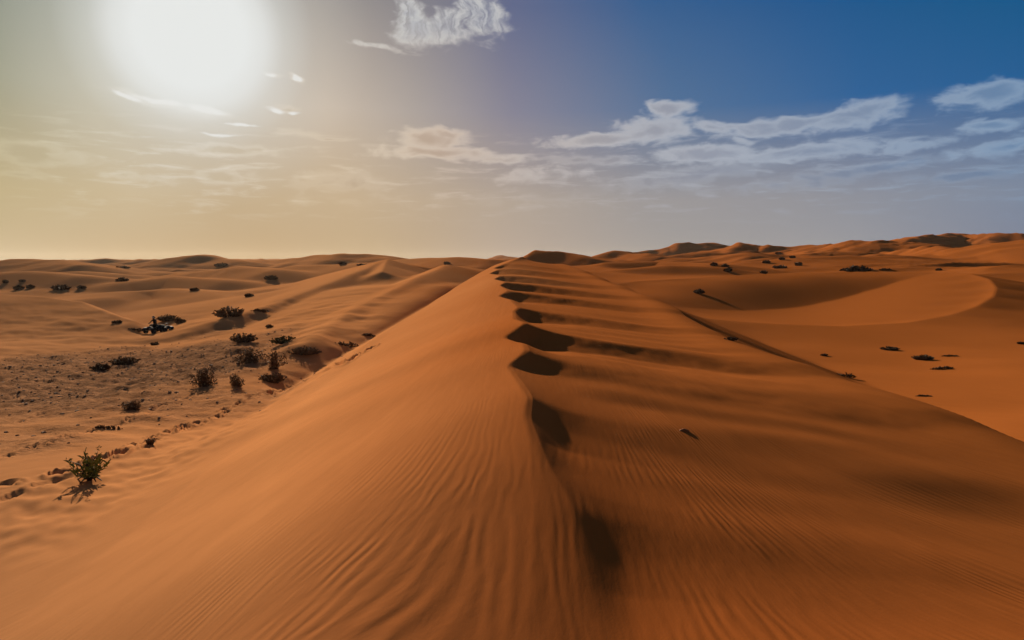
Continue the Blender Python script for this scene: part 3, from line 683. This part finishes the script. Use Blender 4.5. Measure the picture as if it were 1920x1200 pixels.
# the one green plant near the foot of the left flank
x, y, z = hit([(168, 900)])[0]; random.seed(3)
root = empty('desert_plant', (x, y, z + CAM_Z)); tag(root, 'green leafy desert plant with spreading leaves, nearest plant at lower left', 'plant')
st_ = MB(); lf_ = MB(); k_ = y/FPX
for i in range(17):
    a = U(0, 6.28); L = U(20, 46)*k_; e = np.array([math.cos(a)*L, math.sin(a)*L*.8, U(16, 56)*k_]); st_.tube([(0, 0, -.05), e*[.4, .4, .7], e], [.02, .014, .006], 5)
    for j in range(16):
        t = U(.3, 1.05); c = e*t; d = np.array([U(-1, 1), U(-1, 1), U(-.2, 1)]); Lb = U(8, 18)*k_; lf_.blade(c, c+d*Lb*.5+[0, 0, .02], c+d*Lb*.9, U(.02, .045))
stk = [(0, 0, 0), (5*k_, 0, 18*k_), (8*k_, .05, 40*k_), (16*k_, .0, 48*k_), (20*k_, 0, 62*k_)]
st_.tube(stk, [.02, .014, .011, .008, .005], 5)
for i in range(12): c = np.array(stk[3+i % 2])+[U(-.05, .05), 0, U(-.05, .05)]; lf_.blade(c, c+[U(-.06, .06), 0, .03], c+[U(-.12, .12), U(-.05, .05), U(-.05, .1)], .02)
for i in range(5):
    a = U(2.5, 6.5); L = U(20, 34)*k_; st_.tube([(0, 0, .03), (math.cos(a)*L*.6, math.sin(a)*L*.5, .08), (math.cos(a)*L, math.sin(a)*L, .02)], [.025, .02, .01], 5)
st_.build('stem', M_TWIG, root); lf_.build('foliage', M_GREEN, root)

# a small lump of caked sand on the right flank of the main dune
x, y, z = hit([(1282, 808)])[0]; k_ = y/FPX; b = MB(); rg_ = np.random.RandomState(8)
rings = []
for q, r_ in [(-.3, 1.0), (.0, 1.0), (.35, .85), (.7, .55), (.95, .2)]:
    rings.append([(9*k_*r_*math.cos(a)*(1+.25*math.sin(2*a+1)+rg_.uniform(-.12, .12)), 6*k_*r_*math.sin(a)*(1+rg_.uniform(-.15, .15)), 4.5*k_*q+rg_.uniform(-.004, .004)) for a in np.linspace(0, 2*math.pi, 13)[:-1]])
b.hull(rings); o = b.build('sand_clod', simple_mat('caked_sand', (.30, .09, .025)), None, True); o.location = (x, y, z+CAM_Z); tag(o, 'small lump of caked orange sand alone on the right flank of the main dune', 'sand clod')

# ------------------------------------------------------------------ quad bikes and rider on the left plain
def quad(loc, rz, label):
    root = empty('quad_bike', loc, rz); tag(root, label, 'quad bike', 'black quad bikes parked on the left plain')
    for sx in (-1, 1):
        for sy in (-1, 1):
            c = (sx*.46, sy*.62, .28); w_ = MB()
            prof = [(-.13, .12), (-.13, .24), (-.09, .28), (.09, .28), (.13, .24), (.13, .12)]
            w_.hull([[(c[0]+a, c[1]+r_*math.cos(2*math.pi*k/14), c[2]+r_*math.sin(2*math.pi*k/14)) for k in range(14)] for a, r_ in prof]); wh = w_.build('wheel', M_RUB, root, False)
            h_ = MB(); h_.hull([[(c[0]+a, c[1]+r_*math.cos(2*math.pi*k/10), c[2]+r_*math.sin(2*math.pi*k/10)) for k in range(10)] for a, r_ in [(-.135, .09), (-.14, .05), (.14, .05), (.135, .09)]]); h_.build('rim', M_METAL, wh)
    def sec(y_, w1, z0, z1): return [(-w1, y_, z0), (-w1*.8, y_, z1), (-w1*.3, y_, z1+.05), (w1*.3, y_, z1+.05), (w1*.8, y_, z1), (w1, y_, z0)]
    b = MB(); b.hull([sec(-.95, .18, .45, .55), sec(-.7, .26, .35, .72), sec(-.25, .17, .3, .68), (sec(.2, .17, .3, .66)), sec(.5, .24, .35, .62), sec(.95, .2, .5, .64)]); b.build('body', M_PAINT, root)
    for sx in (-1, 1):
        for sy in (-1, 1):
            f = MB(); f.hull([[(sx*(.2), sy*.62+.36*math.cos(t), .34+.34*math.sin(t)), (sx*.62, sy*.62+.36*math.cos(t), .32+.32*math.sin(t)), (sx*.62, sy*.62+.33*math.cos(t), .29+.32*math.sin(t)), (sx*.2, sy*.62+.33*math.cos(t), .31+.34*math.sin(t))] for t in np.linspace(.15, 3.0, 7)]); f.build('mudguard', M_PAINT, root)
    st = MB(); st.hull([sec(.75, .12, .68, .74), sec(.5, .17, .68, .8), sec(.0, .15, .68, .76), sec(-.2, .09, .68, .74)]); st.build('seat', M_BLACK, root)
    hb = MB(); hb.tube([(0, -.45, .6), (0, -.38, .95)], .03, 6); hb.tube([(-.38, -.25, 1.02), (-.2, -.36, .98), (.2, -.36, .98), (.38, -.25, 1.02)], .022, 6); hb.build('handlebar', M_METAL, root)
    for sx in (-1, 1): l_ = MB(); l_.ball((sx*.17, -.9, .6), .07, .05, .06, 8, 5); l_.build('headlight', M_METAL, root)
    rk = MB(); [rk.tube([(a, .6, .76), (a, 1.0, .76)], .014, 5) for a in (-.25, -.08, .08, .25)]; [rk.tube([(-.27, c, .77), (.27, c, .77)], .014, 5) for c in (.62, .98)]; rk.build('rack', M_METAL, root)
    return root
q1 = hit([(289, 624)])[0]; q2 = hit([(306, 621)])[0]
scale_q = (28*q1[1]/FPX)/1.55
Q1 = quad((q1[0], q1[1], q1[2]+CAM_Z-.03), R(-12), 'black quad bike facing the viewer with a dark clad rider on it'); Q1.scale = (scale_q,)*3
Q2 = quad((q2[0]+.1, q2[1], q2[2]+CAM_Z-.03), R(72), 'riderless black quad bike parked side on, right of the rider'); Q2.scale = (scale_q*.85,)*3
pr = empty('person', (q1[0], q1[1], q1[2]+CAM_Z-.03), R(-12)); pr.scale = (scale_q,)*3
tag(pr, 'person in black riding clothes with a pale visor, astride a black quad bike', 'person')
def skin_body(joints, edges, parent, mat):
    me = bpy.data.meshes.new('body'); me.from_pydata([j[0] for j in joints], edges, []); o = bpy.data.objects.new('body', me); COL.objects.link(o); o.parent = parent
    o.modifiers.new('skin', 'SKIN'); 
    for i, j in enumerate(joints): me.skin_vertices[0].data[i].radius = (j[1], j[1])
    me.skin_vertices[0].data[0].use_root = True
    o.modifiers.new('sub', 'SUBSURF').levels = 1; me.materials.append(mat); return o
J = [((0,.22,.86),.15),((0,.18,1.1),.14),((0,.10,1.34),.15),((0,.06,1.46),.06),((0,.02,1.56),.07),((0,.0,1.66),.09),
     ((.19,.10,1.38),.07),((.34,-.02,1.16),.052),((.36,-.22,1.05),.035),((-.19,.10,1.38),.07),((-.34,-.02,1.16),.052),((-.36,-.22,1.05),.035),
     ((.15,.16,.84),.10),((.36,-.16,.80),.085),((.38,-.10,.45),.06),((.38,-.2,.36),.05),((-.15,.16,.84),.10),((-.36,-.16,.80),.085),((-.38,-.10,.45),.06),((-.38,-.2,.36),.05)]
E = [(0,1),(1,2),(2,3),(3,4),(4,5),(2,6),(6,7),(7,8),(2,9),(9,10),(10,11),(0,12),(12,13),(13,14),(14,15),(0,16),(16,17),(17,18),(18,19)]
skin_body(J, E, pr, M_BLACK)
hl = MB(); hl.ball((0, .0, 1.64), .135, .16, .15, 14, 9); hm = hl.build('helmet', M_BLACK, pr, True)
vs_ = MB(); vs_.ball((0, -.10, 1.63), .105, .08, .075, 12, 7); vs_.build('visor', M_PALE, hm, True)
for sx in (-1, 1):
    g_ = MB(); g_.ball((sx*.36, -.26, 1.045), .04, .045, .022, 8, 5)
    for i in range(4): yy = -.30+.0*i; xx = sx*(.33+.022*i); g_.tube([(xx, -.27, 1.055), (xx, -.33, 1.05), (xx, -.335, 1.02), (xx, -.31, 1.0)], [.010, .010, .009, .007], 5)
    g_.tube([(sx*.32, -.25, 1.04), (sx*.30, -.28, 1.02), (sx*.31, -.31, 1.005)], [.012, .010, .008], 5); g_.build('glove', M_BLACK, pr)

# ------------------------------------------------------------------ loose clods of the gravel plain: uncountable, one object
def gravel():
    rg = np.random.RandomState(21); n0 = 60000; x = rg.uniform(-75, 5, n0); y = rg.uniform(15, 85, n0)
    g = GRAV(x, y); keep = (rg.rand(n0) < g**1.5*(.12 + .5*np.clip(gnoise(x*.25, y*.25)+.3, 0, 1))) & (np.abs(x/y) < .85); x = x[keep]; y = y[keep]; z = height(x, y); s_ = rg.uniform(.025, .075, len(x))*(1+.6*(rg.rand(len(x)) > .93))
    base_v = np.array([(-1,-.7,-.4),(1,-.8,-.4),(.9,.8,-.4),(-.8,.9,-.4),(-.6,-.3,.5),(.5,-.4,.65),(.4,.5,.5),(-.4,.4,.6)]); bf = [(0,1,5,4),(1,2,6,5),(2,3,7,6),(3,0,4,7),(4,5,6,7)]
    V = []; F = []
    for i in range(len(x)):
        a = rg.uniform(0, 6.28); ca, sa = math.cos(a), math.sin(a); b = base_v*s_[i]*rg.uniform(.7, 1.3, (8, 3)); V.append(np.c_[b[:, 0]*ca-b[:, 1]*sa+x[i], b[:, 0]*sa+b[:, 1]*ca+y[i], b[:, 2]*.8+z[i]+CAM_Z]); F += [tuple(8*i+k for k in f) for f in bf]
    o = mesh_obj('gravel', np.concatenate(V), F, M_CLOD); tag(o, 'brown stones and clods strewn over the grey patch of the left plain', 'gravel', None, 'stuff')
gravel()

# ------------------------------------------------------------------ the dusty air over the desert
HAZE = 0.00004
def haze():
    zs = np.empty(len(ground.data.vertices)*3, np.float32); ground.data.vertices.foreach_get('co', zs); zs = zs[2::3]
    lo, hi = float(zs.min()) - 1.0, float(zs.max()) + 3.0; L = 3060.0
    v = [(-L, -L, lo), (L, -L, lo), (L, L, lo), (-L, L, lo), (-L, -L, hi), (L, -L, hi), (L, L, hi), (-L, L, hi)]
    f = [(0, 3, 2, 1), (4, 5, 6, 7), (0, 1, 5, 4), (1, 2, 6, 5), (2, 3, 7, 6), (3, 0, 4, 7)]
    me = bpy.data.meshes.new('haze'); me.from_pydata(v, [], f); me.update()
    m = bpy.data.materials.new('dusty_air'); m.use_nodes = True; t = m.node_tree; t.nodes.clear()
    p = t.nodes.new('ShaderNodeVolumePrincipled'); p.inputs['Density'].default_value = HAZE; p.inputs['Color'].default_value = (.88, .80, .70, 1); p.inputs['Anisotropy'].default_value = .45
    o_ = t.nodes.new('ShaderNodeOutputMaterial'); t.links.new(p.outputs[0], o_.inputs['Volume']); me.materials.append(m)
    o = bpy.data.objects.new('haze', me); COL.objects.link(o); tag(o, 'thin dusty air between the near dunes and the horizon', 'haze', None, 'stuff')
haze()
